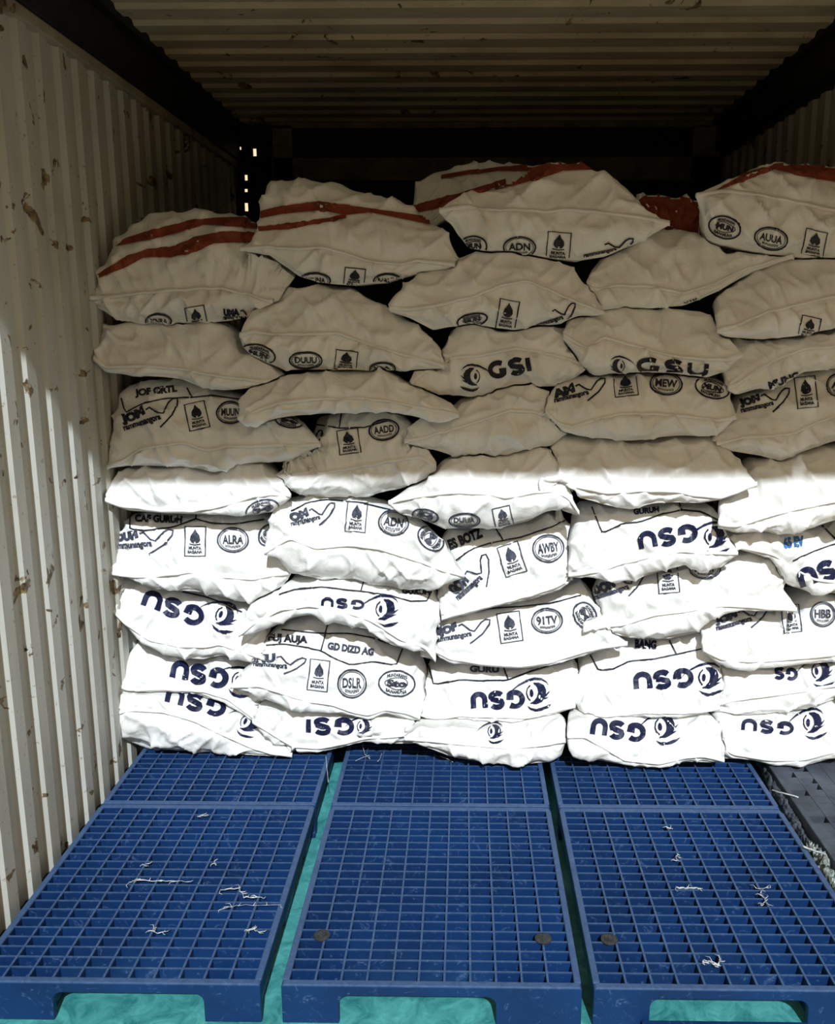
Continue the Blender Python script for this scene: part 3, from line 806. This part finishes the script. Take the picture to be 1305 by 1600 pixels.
SACKS = [
 # ---- top row
 dict(label='striped sack at the top left against the ribbed wall, two red stripes across its back', dy=.06,
  top=[(141,464),(148,440),(160,410),(185,375),(215,345),(240,333),(300,330),(360,333),(400,342),(430,375),(450,425),(453,455),(452,480)],
  seam=[(141,466),(175,464),(230,457),(275,454),(340,450),(395,462),(425,474),(452,482)],
  bot=[(142,468),(148,480),(180,497),(210,505),(240,509),(290,509),(330,505),(370,500),(410,490),(452,484)],
  prints=[('stripe',[(152,431),(193,403),(231,389),(271,385),(303,372),(350,361),(440,366)],[(149,438),(193,419),(224,403),(268,403),(306,394),(334,381),(440,378)]),
   ('stripe',[(193,375),(240,359),(303,344),(350,341),(420,340)],[(182,386),(240,374),(271,367),(318,352),(420,358)]),
   ('oval',248,502,20,12,0,'MNRA'),('rect',307,497,30,36,-10),('arm',378,493,60,26,5,'UMA')]),
 dict(label='top-row sack with red stripes overlapping the leftmost striped sack, its left corner drooping over it', dy=.03,
  top=[(375,388),(395,375),(402,340),(410,300),(418,288),(450,284),(500,287),(540,292),(570,300),(605,308),(645,322),(685,350),(705,380),(723,412)],
  seam=[(375,389),(419,386),(470,390),(500,387),(541,397),(582,410),(626,413),(651,408),(690,412),(723,415)],
  bot=[(375,392),(420,398),(445,418),(470,434),(500,442),(550,447),(600,443),(640,431),(690,421),(723,418)],
  prints=[('stripe',[(398,333),(444,322),(491,315),(540,320),(580,327),(626,333),(668,340)],[(398,344),(444,335),(501,330),(541,337),(578,333),(619,341),(672,352)]),
   ('stripe',[(398,355),(444,350),(507,342),(541,335)],[(398,363),(444,359),(507,349),(541,342)]),
   ('oval',492,438,24,12,0,'AMUNA'),('rect',554,434,32,30,6),('oval',606,439,22,12,0,'NAUN')]),
 dict(label='red striped sack lying behind the tall top middle sack, seen as a crest above it', dy=.30, hem=False,
  top=[(640,318),(650,288),(690,266),(735,253),(800,252),(860,255),(900,270),(930,300)],
  seam=[(640,320),(700,325),(800,325),(880,325),(930,303)],
  bot=[(640,323),(700,345),(800,350),(880,345),(930,306)],
  prints=[('stripe',[(690,275),(730,267),(780,262),(840,257),(900,262)],[(690,281),(730,274),(780,268),(840,268),(900,275)]),
   ('stripe',[(645,322),(690,309),(735,297),(790,280)],[(655,332),(690,325),(735,312),(790,292)])]),
 dict(label='tall top middle sack with wide pointed ears and round and square stamps under its seam', dy=.0, dt=.2,
  top=[(686,329),(700,316),(740,296),(790,283),(840,262),(880,252),(905,251),(925,262),(955,280),(985,300),(1010,328),(1046,349)],
  seam=[(686,330),(730,323),(762,328),(852,331),(895,328),(958,335),(1000,340),(1046,350)],
  bot=[(686,332),(702,348),(715,368),(730,385),(760,391),(800,392),(850,402),(905,407),(950,400),(995,381),(1046,352)],
  prints=[('stripe',[(735,297),(790,280),(830,264),(870,253),(905,252)],[(748,303),(800,292),(840,281),(880,268),(925,266)]),
   ('round',740,384,21,15,0,'MUN'),('oval',812,386,25,16,0,'ADN'),('rect',873,385,36,44,5),('arm',950,388,80,24,-8,'')]),
 dict(label='brown-red sack lying deep in the gap between the top middle and top right sacks', dy=.25, hem=False,
  top=[(975,340),(1000,305),(1040,303),(1085,312),(1110,325),(1140,345)],
  seam=[(975,342),(1040,350),(1100,355),(1140,348)],
  bot=[(975,344),(1040,372),(1100,374),(1140,352)],
  prints=[('stripe',[(985,322),(1010,305),(1040,303),(1085,312),(1135,335)],[(985,350),(1010,365),(1040,368),(1085,372),(1135,360)])]),
 dict(label='top right striped sack with two oval badges and a square stamp, cut by the frame', dy=.0, dt=.2,
  top=[(1087,305),(1110,292),(1146,276),(1168,265),(1193,255),(1228,252),(1303,259),(1360,270),(1410,310),(1430,350)],
  seam=[(1087,306),(1140,298),(1184,305),(1209,311),(1250,318),(1305,330),(1380,345),(1430,352)],
  bot=[(1088,310),(1097,335),(1102,358),(1112,376),(1165,390),(1209,398),(1260,404),(1303,404),(1380,395),(1430,356)],
  prints=[('stripe',[(1115,299),(1162,273),(1209,257),(1250,254),(1315,262)],[(1121,299),(1171,280),(1209,266),(1256,277),(1315,287)]),
   ('round',1133,355,25,17,15,'MUN'),('oval',1205,373,26,17,12,'AUUA'),('rect',1273,380,34,40,12)]),
 # ---- second row
 dict(label='plain shaded sack below the top left striped one, long corner pointing right', dy=.04,
  top=[(147,556),(152,530),(165,509),(209,506),(260,505),(318,502),(350,504),(365,520),(378,548),(428,572),(460,601)],
  seam=[(147,560),(165,574),(230,572),(281,576),(330,586),(400,595),(460,603)],
  bot=[(147,564),(165,582),(230,588),(281,593),(318,606),(350,611),(397,605),(460,605)]),
 dict(label='shaded sack with three stamps below its seam, directly under the drooping-corner striped sack', dy=.02,
  top=[(375,522),(385,497),(405,483),(435,468),(450,449),(500,442),(545,446),(578,467),(620,490),(657,514),(688,541),(695,570)],
  seam=[(375,524),(397,518),(428,523),(476,523),(528,520),(575,538),(626,554),(663,563),(695,573)],
  bot=[(375,527),(378,542),(390,555),(420,570),(450,578),(500,579),(560,580),(600,580),(650,578),(695,576)],
  prints=[('round',404,553,27,14,15,'MUN'),('oval',478,563,25,13,0,'DUUU'),('rect',541,563,34,30,6),('oval',598,576,20,10,0,'NA')]),
 dict(label='tall shaded sack under the top middle sack, peaked seam and square stamp', dy=.0,
  top=[(607,476),(632,452),(655,425),(700,410),(735,394),(780,388),(830,390),(870,404),(895,418),(915,438),(932,464),(944,488)],
  seam=[(608,482),(640,484),(676,479),(736,465),(783,447),(820,439),(855,452),(905,474),(944,490)],
  bot=[(609,487),(641,498),(676,518),(701,512),(740,506),(773,513),(802,516),(835,508),(871,508),(905,494),(944,492)],
  prints=[('round',738,500,24,10,-12,'MUN'),('rect',793,492,30,46,10),('arm',868,494,66,30,-14,'')]),
 dict(label='plain shaded sack right of the peaked-seam one, long thin corner pointing up right', dy=.05,
  top=[(914,445),(925,420),(945,398),(989,378),(1033,359),(1071,359),(1109,375),(1137,394),(1168,389),(1190,392),(1241,399)],
  seam=[(914,450),(936,454),(958,447),(1008,447),(1068,458),(1115,444),(1162,421),(1241,401)],
  bot=[(914,455),(942,483),(985,484),(1021,481),(1068,479),(1121,456),(1178,424),(1241,403)],
  prints=[('text',1080,472,22,8,-20,'NAM',BK)]),
 dict(label='plain shaded sack with lifted hem directly under the top right striped sack', dy=.0,
  top=[(1120,515),(1123,465),(1134,455),(1165,435),(1209,406),(1256,400),(1305,400),(1380,410),(1440,458)],
  seam=[(1120,517),(1146,510),(1197,488),(1256,474),(1303,463),(1380,450),(1440,460)],
  bot=[(1120,519),(1137,527),(1193,532),(1240,525),(1303,514),(1380,500),(1440,463)],
  prints=[('rect',1265,512,30,34,12),]),
 # ---- third row
 dict(label='shaded sack with upright black GSI lettering and crest', dy=.05,
  top=[(636,600),(648,580),(675,565),(692,540),(705,515),(739,502),(773,512),(802,516),(855,504),(885,512),(905,535),(918,570)],
  seam=[(636,605),(665,580),(701,560),(751,556),(806,545),(850,552),(890,562),(918,573)],
  bot=[(637,611),(657,619),(701,616),(735,622),(770,616),(800,603),(833,604),(860,604),(900,592),(918,576)],
  prints=[('gsu',797,574,64,28,-9,'GSI',0,BK),('crest',739,589,25,0,BK,-1.0)]),
 dict(label='shaded sack with broad flap over half hidden black letters, right of the GSI sack', dy=.02,
  top=[(880,520),(888,497),(910,486),(942,483),(1020,482),(1068,480),(1097,485),(1115,500),(1127,516),(1145,535),(1159,552)],
  seam=[(880,524),(917,545),(942,528),(989,540),(1050,556),(1100,562),(1134,562),(1159,555)],
  bot=[(880,530),(905,560),(926,585),(980,582),(1020,582),(1105,591),(1134,582),(1159,558)],
  prints=[('gsu',1052,574,110,26,4,'GSU',0,BK),('crest',968,572,20,0,BK,-1.0)]),
 dict(label='plain shaded sack at the right edge between the lifted-hem sack and the arm-stamped one', dy=.06,
  top=[(1132,600),(1130,550),(1140,528),(1193,532),(1240,526),(1303,515),(1400,505),(1440,540)],
  seam=[(1134,606),(1150,602),(1178,582),(1209,563),(1256,545),(1303,541),(1400,530),(1440,545)],
  bot=[(1137,612),(1153,617),(1184,608),(1225,600),(1256,582),(1303,576),(1400,570),(1440,550)],
  prints=[('text',1225,594,50,12,-20,'MUNG',BK)]),
 dict(label='plain shaded sack hanging forward like a flap under the three-stamp sack', dy=-.01,
  top=[(372,650),(378,622),(391,606),(440,590),(480,583),(560,579),(605,580),(635,598),(676,617),(700,628),(717,644)],
  seam=[(373,654),(400,644),(428,632),(476,625),(560,622),(620,628),(670,640),(718,649)],
  bot=[(376,660),(386,668),(432,655),(500,647),(560,645),(607,643),(651,652),(690,659),(718,652)]),
 dict(label='shaded sack at the left wall with arm, square and oval stamps above its seam', dy=.05,
  top=[(168,728),(175,690),(180,640),(187,613),(205,598),(250,592),(290,597),(330,608),(380,620),(430,640),(465,660),(490,680),(502,693)],
  seam=[(168,730),(190,722),(224,700),(287,692),(325,704),(356,698),(400,697),(432,695),(470,697),(502,695)],
  bot=[(168,732),(202,728),(287,730),(334,739),(352,735),(372,724),(400,724),(440,722),(475,708),(502,697)],
  prints=[('arm',235,650,92,40,-14,'JOM'),('rect',308,650,32,42,-12),('oval',360,645,21,17,0,'MUUN'),('round',452,658,22,10,10,'M'),
   ('box',[[(190,622),(196,645),(225,630),(256,623),(300,621),(330,618),(380,625)],[(292,606),(300,621)]],2.2),('text',244,612,66,14,-6,'JOF GRTL',BK)]),
 dict(label='shaded sack with square stamp and tilted oval, tucked under the hanging flap sack', dy=.05,
  top=[(427,733),(440,700),(465,675),(490,652),(530,645),(600,644),(630,650),(648,668),(662,695),(682,722)],
  seam=[(427,735),(454,745),(500,739),(560,730),(610,720),(657,714),(682,728)],
  bot=[(427,738),(450,766),(480,777),(553,778),(626,765),(660,751),(682,742)],
  prints=[('rect',545,690,33,38,-8),('oval',600,672,23,16,-8,'AADD'),('arm',480,688,50,26,-10,''),('box',[[(495,664),(530,669),(570,668),(605,658)],[(534,645),(530,669)]],2.0)]),
 dict(label='plain shaded sack below the GSI one with a dark triangle shadow, long folded hem', dy=.04,
  top=[(632,687),(640,668),(665,655),(700,645),(720,625),(770,614),(800,602),(833,602),(858,612),(872,640),(890,665)],
  seam=[(632,690),(660,684),(695,675),(751,657),(798,641),(833,643),(877,657),(890,672)],
  bot=[(632,692),(670,702),(701,710),(720,714),(773,716),(802,709),(833,699),(860,697),(890,676)]),
 dict(label='shaded sack with arm, square, oval and round stamps in a row, right of centre', dy=.02,
  top=[(852,640),(862,612),(885,592),(930,583),(1020,581),(1100,586),(1130,593),(1143,610),(1148,630),(1150,650)],
  seam=[(852,642),(870,660),(895,667),(936,654),(967,647),(1030,647),(1083,651),(1121,657),(1150,651)],
  bot=[(853,646),(880,675),(926,684),(989,688),(1021,684),(1065,682),(1109,682),(1128,674),(1150,653)],
  prints=[('arm',905,612,84,32,-10,'AM'),('rect',978,602,36,34,-6),('oval',1041,600,25,17,5,'MEW'),('round',1113,606,27,16,15,'MUN')]),
 dict(label='shaded sack at the right edge with arm stamp and tall square stamp, left corner pointed', dy=.06,
  top=[(1107,695),(1124,670),(1144,651),(1150,629),(1165,618),(1209,603),(1256,580),(1288,576),(1303,578),(1400,590),(1440,645)],
  seam=[(1107,697),(1162,683),(1209,681),(1241,676),(1272,661),(1303,651),(1400,640),(1440,650)],
  bot=[(1107,699),(1162,710),(1197,716),(1219,721),(1247,709),(1303,690),(1400,680),(1440,655)],
  prints=[('arm',1195,628,80,34,-10,'JOM'),('rect',1260,613,32,48,-6),('oval',1312,602,20,18,0,'AL')]),
 # ---- first lit row
 dict(label='plain white sack at the left wall where the shadow edge crosses it', dy=.03,
  top=[(166,778),(171,757),(180,737),(200,727),(260,729),(300,732),(335,738),(356,728),(380,723),(410,726),(436,745),(455,772)],
  seam=[(166,781),(190,790),(250,797),(300,798),(340,792),(397,775),(430,772),(455,774)],
  bot=[(166,786),(200,798),(260,802),(310,804),(400,805),(430,800),(445,786),(455,777)],
  prints=[('round',410,796,26,14,-15,'M')]),
 dict(label='middle sack shaded on top and sunlit below, with pale stamps below its seam', dy=.0,
  top=[(607,783),(635,767),(662,757),(680,740),(690,724),(715,715),(773,715),(802,708),(833,698),(855,696),(868,715),(880,750),(905,796)],
  seam=[(607,785),(663,774),(720,769),(767,772),(789,777),(833,769),(861,767),(885,776),(905,801)],
  bot=[(608,790),(626,805),(657,811),(695,826),(726,825),(783,824),(827,816),(852,800),(880,793),(905,806)],
  prints=[('round',665,806,20,10,10,'M'),('oval',726,813,24,11,0,'DUUA'),('rect',786,808,28,32,-12)]),
 dict(label='wide plain sack right of centre, mostly in shade with a sunlit lower left corner', dy=.0,
  top=[(842,752),(853,722),(860,695),(872,678),(900,681),(926,685),(989,689),(1021,685),(1065,683),(1105,686),(1130,697),(1156,717),(1172,738),(1182,753)],
  seam=[(842,756),(870,760),(900,760),(948,770),(989,767),(1052,767),(1083,773),(1127,777),(1182,756)],
  bot=[(842,760),(880,772),(905,779),(948,790),(985,796),(1020,788),(1052,786),(1095,786),(1127,781),(1182,759)]),
 dict(label='plain white sunlit sack at the right edge, right of the mostly shaded wide one', dy=.0,
  top=[(1122,810),(1124,790),(1145,765),(1165,740),(1180,718),(1219,721),(1247,710),(1288,699),(1400,690),(1440,770)],
  seam=[(1122,818),(1150,822),(1209,803),(1256,792),(1303,783),(1400,780),(1440,785)],
  bot=[(1122,826),(1150,833),(1193,831),(1215,836),(1256,830),(1303,813),(1400,805),(1440,790)]),
 # ---- second lit row
 dict(label='white sack at the left wall with arm stamp, square stamp and ALRA oval', dy=.05,
  top=[(165,888),(172,862),(190,830),(200,807),(240,801),(300,804),(400,805),(428,810),(437,840),(445,870),(455,891)],
  seam=[(165,893),(209,901),(256,898),(300,893),(350,901),(397,904),(455,894)],
  bot=[(165,897),(200,903),(240,921),(318,927),(356,936),(397,943),(430,930),(447,912),(455,897)],
  prints=[('arm',222,845,94,40,0,'JOUM'),('rect',305,846,32,46,1),('oval',364,844,24,19,0,'ALRA'),('round',420,836,14,18,40,'M'),
   ('box',[[(204,808),(202,827),(224,829),(271,824),(306,811),(331,818),(366,819),(413,812)],[(307,800),(306,811)]],2.2),('text',248,811,74,12,2,'CAF GURUH',BK)]),
 dict(label='white sack with ADN oval and square stamp, its left corner folded over its neighbour', dy=.0,
  top=[(414,860),(420,830),(424,802),(440,785),(470,779),(520,779),(553,780),(600,791),(650,815),(688,848),(710,875),(726,897)],
  seam=[(414,863),(454,840),(494,856),(541,851),(594,857),(657,877),(695,892),(726,899)],
  bot=[(414,867),(432,873),(454,893),(501,907),(553,905),(588,914),(640,923),(690,915),(726,902)],
  prints=[('arm',488,806,72,32,-10,'OM'),('rect',557,808,31,46,5),('oval',615,817,23,19,8,'ADN'),('round',673,842,16,22,-50,'M'),('box',[[(455,799),(480,785),(510,781),(560,785),(610,797)]],1.8)]),
 dict(label='white sack in the middle tilted up to the right, AWBY oval and steep arm stamp', dy=.05,
  top=[(686,962),(682,930),(683,880),(688,845),(700,829),(740,827),(783,823),(827,815),(855,802),(880,806),(895,825),(897,860),(895,898)],
  seam=[(687,966),(736,953),(783,941),(830,929),(871,915),(895,901)],
  bot=[(688,970),(736,958),(783,946),(830,937),(875,922),(895,905)],
  prints=[('rect',800,874,34,48,-18),('oval',857,857,24,21,-8,'AWBY'),('arm',738,905,78,44,-38,'GOM'),
   ('box',[[(706,880),(722,868),(739,857),(773,847),(814,840),(861,824),(893,808)],[(775,827),(786,844)]],2.2),('text',727,842,56,17,-22,'ES BOTZ',BK)]),
 dict(label='white sack with inverted navy GSU and crest just under the mostly shaded wide sack', dy=.03,
  top=[(888,893),(889,850),(894,805),(908,787),(940,791),(985,798),(1020,790),(1065,787),(1110,788),(1125,808),(1132,832),(1148,852),(1152,862)],
  seam=[(888,898),(930,893),(970,880),(1021,868),(1062,861),(1099,864),(1152,864)],
  bot=[(889,902),(933,902),(948,910),(989,906),(1021,897),(1071,882),(1099,892),(1128,887),(1152,867)],
  prints=[('gsu',1043,839,90,30,170,'GSU',0,NV),('crest',1115,840,31,-4,NV,1.0),
   ('box',[[(925,792),(941,833),(974,818),(999,816),(1036,803),(1065,797),(1096,800),(1124,814)],[(1061,785),(1065,797)]],2.4),('text',1010,798,40,9,-6,'GURUH',NV)]),
 dict(label='white sack at the right edge with small blue characters and part of inverted GSU', dy=.05,
  top=[(1128,846),(1135,834),(1162,828),(1193,832),(1220,838),(1256,832),(1303,815),(1400,810),(1440,860)],
  seam=[(1128,848),(1170,858),(1209,867),(1235,888),(1272,905),(1303,908),(1400,900),(1440,870)],
  bot=[(1129,850),(1170,863),(1207,874),(1225,912),(1272,928),(1303,928),(1400,925),(1440,880)],
  prints=[('text',1240,847,32,18,-8,'65 EV','cyan'),('box',[[(1239,876),(1270,862),(1310,848)],[(1284,821),(1305,842)]],2.2),('gsu',1293,892,92,34,162,'GSU',0,NV)]),
 dict(label='white sack puffed up at its right end under the inverted-GSU sack, square stamp half covered', dy=.04,
  top=[(911,982),(918,950),(930,925),(938,908),(955,908),(989,906),(1021,898),(1071,883),(1099,890),(1124,886),(1150,866),(1180,862),(1205,868),(1218,890),(1228,915),(1244,947)],
  seam=[(911,985),(945,978),(974,975),(1021,960),(1071,954),(1121,946),(1162,946),(1197,950),(1244,952)],
  bot=[(911,988),(950,991),(980,997),(1046,999),(1090,990),(1115,962),(1162,954),(1244,956)],
  prints=[('arm',968,916,84,36,-14,'DOM'),('rect',1044,903,32,48,-5),('oval',1102,890,24,14,0,'MART')]),
 # ---- third lit row
 dict(label='topmost of the three white sacks with inverted GSU stacked against the left wall', dy=.05,
  top=[(166,922),(163,905),(185,899),(240,919),(318,927),(380,940),(410,952),(420,990),(417,1028)],
  seam=[(166,927),(172,948),(195,972),(234,999),(281,1009),(318,1010),(344,1006),(381,1017),(417,1030)],
  bot=[(166,932),(176,955),(215,999),(243,1015),(287,1028),(318,1032),(347,1024),(388,1035),(417,1033)],
  prints=[('gsu',270,950,96,32,199,'GSU',0,NV),('crest',349,963,29,22,NV,1.0),('box',[[(285,925),(318,932),(350,943),(378,957)]],2.2)]),
 dict(label='white sack with humped front hem over a dark gap, crest near right end', dy=-.01,
  top=[(374,988),(382,965),(391,945),(413,937),(438,926),(455,906),(500,907),(553,905),(588,914),(640,923),(676,919),(686,935),(684,970),(682,1000),(681,1028)],
  seam=[(374,991),(400,972),(440,952),(485,946),(530,952),(580,968),(626,998),(665,1010),(681,1031)],
  bot=[(375,994),(422,982),(460,965),(485,961),(531,975),(578,984),(592,1000),(626,1013),(668,1018),(681,1034)],
  prints=[('crest',600,953,30,4,NV,1.0),('gsu',535,943,66,16,184,'GSU',0,NV),
   ('box',[[(436,929),(460,921),(500,917),(563,924),(610,930),(641,940),(667,939),(674,924)],[(569,906),(564,924)]],2.2),('text',650,925,44,8,3,'GURUH',BK)]),
 dict(label='white sack with 91TV oval and square stamp, thin right corner lying over its neighbour', dy=.03,
  top=[(672,1008),(676,985),(690,970),(736,958),(783,946),(830,937),(877,922),(905,908),(928,925),(937,960),(948,985),(980,1003)],
  seam=[(672,1012),(704,1028),(751,1036),(814,1040),(861,1033),(908,1018),(945,1010),(980,1005)],
  bot=[(673,1016),(704,1036),(751,1041),(814,1045),(861,1040),(908,1026),(945,1015),(980,1008)],
  prints=[('rect',797,980,35,46,-8),('oval',855,970,24,19,-5,'91TV'),('round',914,961,20,17,60,'M'),('arm',722,988,88,36,-6,'BJOF'),('box',[[(752,953),(767,951),(814,948),(861,943),(908,930)]],2.0)]),
 # ---- fourth lit row
 dict(label='greyish white sack with DSLR circle and round badge, below the humped hem sack', dy=.01,
  top=[(361,1068),(380,1048),(405,1025),(420,992),(440,975),(485,963),(531,976),(578,985),(595,1002),(630,1014),(660,1025),(669,1055),(664,1090),(657,1115)],
  seam=[(361,1072),(403,1070),(444,1083),(485,1095),(520,1100),(547,1110),(575,1116),(604,1107),(635,1112),(657,1120)],
  bot=[(362,1076),(391,1084),(444,1103),(491,1111),(547,1118),(575,1125),(604,1116),(641,1125),(657,1125)],
  prints=[('box',[[(416,1008),(444,1006),(475,1011),(503,1017),(525,1030),(547,1039),(579,1034),(619,1039),(629,1014)],[(440,984),(504,990),(545,990),(579,996),(626,1012)],[(512,976),(502,1017)]],2.2),
   ('text',450,999,62,15,4,'FUJ AUJA',BK),('text',548,1014,72,12,8,'GD DIZD AG',GI),('arm',436,1036,80,30,8,'MU'),('rect',498,1055,31,48,6),('oval',550,1068,22,22,0,'DSLR'),('round',620,1068,28,20,4,'Sto')]),
 dict(label='middle one of three white sacks with inverted GSU stacked against the left wall', dy=.05,
  top=[(176,1058),(184,1042),(193,1036),(215,1001),(243,1016),(287,1029),(318,1032),(347,1025),(388,1036),(412,1062),(428,1100),(430,1140)],
  seam=[(176,1066),(200,1076),(256,1076),(318,1079),(356,1090),(397,1120),(430,1144)],
  bot=[(176,1074),(200,1080),(259,1081),(300,1085),(350,1097),(392,1125),(430,1148)],
  prints=[('gsu',311,1054,86,33,190,'GSU',0,NV),('crest',374,1064,28,22,NV,1.0)]),
 dict(label='white sack with inverted GSU and crest in the bottom middle, border lines along its top', dy=.03,
  top=[(657,1112),(655,1080),(668,1042),(704,1038),(751,1041),(814,1045),(861,1040),(895,1029),(908,1048),(913,1075),(907,1098)],
  seam=[(657,1116),(685,1121),(720,1117),(758,1118),(827,1120),(877,1107),(907,1100)],
  bot=[(657,1119),(695,1133),(720,1131),(767,1137),(802,1133),(846,1125),(880,1112),(907,1103)],
  prints=[('gsu',777,1094,80,30,177,'GSU',0,NV),('crest',836,1084,31,-2,NV,1.0),
   ('box',[[(669,1036),(678,1070),(720,1062),(751,1064),(794,1063),(830,1049),(893,1031)],[(787,1043),(794,1063)]],2.4),('text',757,1046,46,10,2,'GURU',GI)]),
 dict(label='wide white sack with large inverted GSU low on the right, blue writing at its top', dy=.02,
  top=[(908,1116),(903,1070),(905,1036),(925,1022),(950,1008),(980,1000),(1046,999),(1096,988),(1112,1005),(1124,1036),(1130,1075),(1124,1104)],
  seam=[(908,1119),(950,1117),(1005,1112),(1060,1113),(1100,1110),(1124,1105)],
  bot=[(909,1122),(960,1122),(1005,1119),(1060,1121),(1095,1116),(1124,1108)],
  prints=[('gsu',1036,1062,90,31,175,'GSU',0,NV),('crest',1105,1060,31,0,NV,1.0),
   ('box',[[(923,1024),(936,1048),(958,1045),(983,1033),(1021,1030),(1096,1014)],[(1046,1001),(1057,1022)]],2.4),('text',1009,1007,34,14,4,'BANG',NV)]),
 dict(label='white sack at the right edge with HBB oval and small square stamp', dy=.04,
  top=[(1097,1008),(1098,985),(1105,965),(1120,954),(1162,953),(1200,956),(1244,957),(1255,942),(1272,930),(1303,929),(1400,925),(1440,980)],
  seam=[(1098,1014),(1125,1028),(1170,1033),(1230,1029),(1303,1022),(1400,1015),(1440,990)],
  bot=[(1100,1019),(1121,1037),(1165,1049),(1193,1045),(1240,1040),(1303,1034),(1400,1030),(1440,1000)],
  prints=[('arm',1160,966,88,34,-12,'JOM'),('rect',1237,967,28,42,-6),('oval',1286,960,19,19,0,'HBB')]),
 dict(label='narrow white sack at the right edge with a sliver of inverted lettering and crest', dy=.055,
  top=[(1100,1098),(1106,1062),(1120,1038),(1159,1049),(1193,1046),(1240,1041),(1303,1035),(1400,1030),(1440,1065)],
  seam=[(1100,1102),(1125,1098),(1150,1092),(1209,1085),(1256,1078),(1303,1070),(1400,1065),(1440,1070)],
  bot=[(1100,1106),(1140,1116),(1178,1122),(1240,1112),(1303,1094),(1400,1090),(1440,1075)],
  prints=[('gsu',1228,1053,34,20,184,'GS',0,NV),('crest',1281,1050,28,-4,NV,1.0)]),
 # ---- bottom row
 dict(label='bottom left white sack on the rear left pallet, inverted GSU partly covered from above', dy=.0,
  top=[(181,1110),(179,1092),(190,1081),(256,1081),(300,1086),(350,1098),(395,1127),(430,1150),(457,1176)],
  seam=[(181,1114),(209,1108),(256,1111),(303,1124),(350,1147),(397,1168),(425,1176),(457,1179)],
  bot=[(182,1120),(190,1155),(240,1174),(303,1181),(381,1182),(425,1182),(457,1182)],
  prints=[('gsu',305,1097,92,30,194,'GSU',0,NV),('crest',386,1130,25,28,NV,1.0)]),
 dict(label='bottom white sack with small inverted GSI between the bottom left and bottom middle sacks', dy=.0,
  top=[(395,1120),(400,1104),(444,1103),(491,1111),(547,1119),(575,1125),(604,1117),(645,1125),(662,1128),(672,1138)],
  seam=[(395,1126),(430,1148),(460,1165),(500,1168),(538,1160),(572,1152),(620,1150),(672,1141)],
  bot=[(396,1132),(430,1165),(460,1178),(500,1175),(538,1167),(572,1158),(620,1163),(650,1163),(672,1144)],
  prints=[('gsu',515,1135,72,28,181,'GSI',0,NV),('crest',567,1136,20,4,NV,1.0)]),
 dict(label='wrinkled bottom middle white sack with only a corner of the crest showing', dy=-.055,
  top=[(632,1150),(650,1135),(695,1133),(720,1132),(767,1138),(802,1134),(846,1126),(872,1118),(886,1130),(884,1152)],
  seam=[(632,1153),(680,1157),(740,1163),(800,1168),(850,1163),(884,1156)],
  bot=[(633,1157),(676,1172),(701,1183),(751,1191),(814,1196),(861,1191),(878,1178),(884,1160)],
  prints=[('crest',771,1144,20,0,NV,1.0)]),
 dict(label='sagging bottom white sack right of centre with inverted GSU and crest over its pointed fold', dy=-.07,
  top=[(886,1146),(888,1126),(905,1120),(950,1122),(1005,1119),(1060,1121),(1105,1113),(1120,1128),(1127,1155),(1131,1184)],
  seam=[(886,1150),(914,1150),(942,1166),(975,1186),(1030,1192),(1071,1182),(1100,1180),(1131,1187)],
  bot=[(887,1156),(896,1184),(936,1188),(985,1197),(1030,1200),(1071,1190),(1105,1192),(1131,1190)],
  prints=[('gsu',965,1141,82,30,187,'GSU',0,NV),('crest',1037,1137,31,-4,NV,1.0)]),
 dict(label='bottom right white sack with compressed inverted GSU at the frame edge above the grey pallet', dy=-.045,
  top=[(1112,1150),(1112,1128),(1125,1114),(1178,1123),(1240,1113),(1303,1096),(1400,1090),(1440,1140)],
  seam=[(1112,1156),(1145,1177),(1209,1187),(1256,1185),(1303,1173),(1400,1165),(1440,1142)],
  bot=[(1113,1162),(1130,1186),(1168,1186),(1209,1196),(1256,1197),(1303,1184),(1400,1175),(1440,1145)],
  prints=[('gsu',1199,1136,80,21,184,'GSU',0,NV),('crest',1268,1130,29,-6,NV,1.0)]),
]
for i in sorted(range(len(SACKS)), key=lambda q: SACKS[q].get('dy', 0)):
    build_sack(i, SACKS[i])
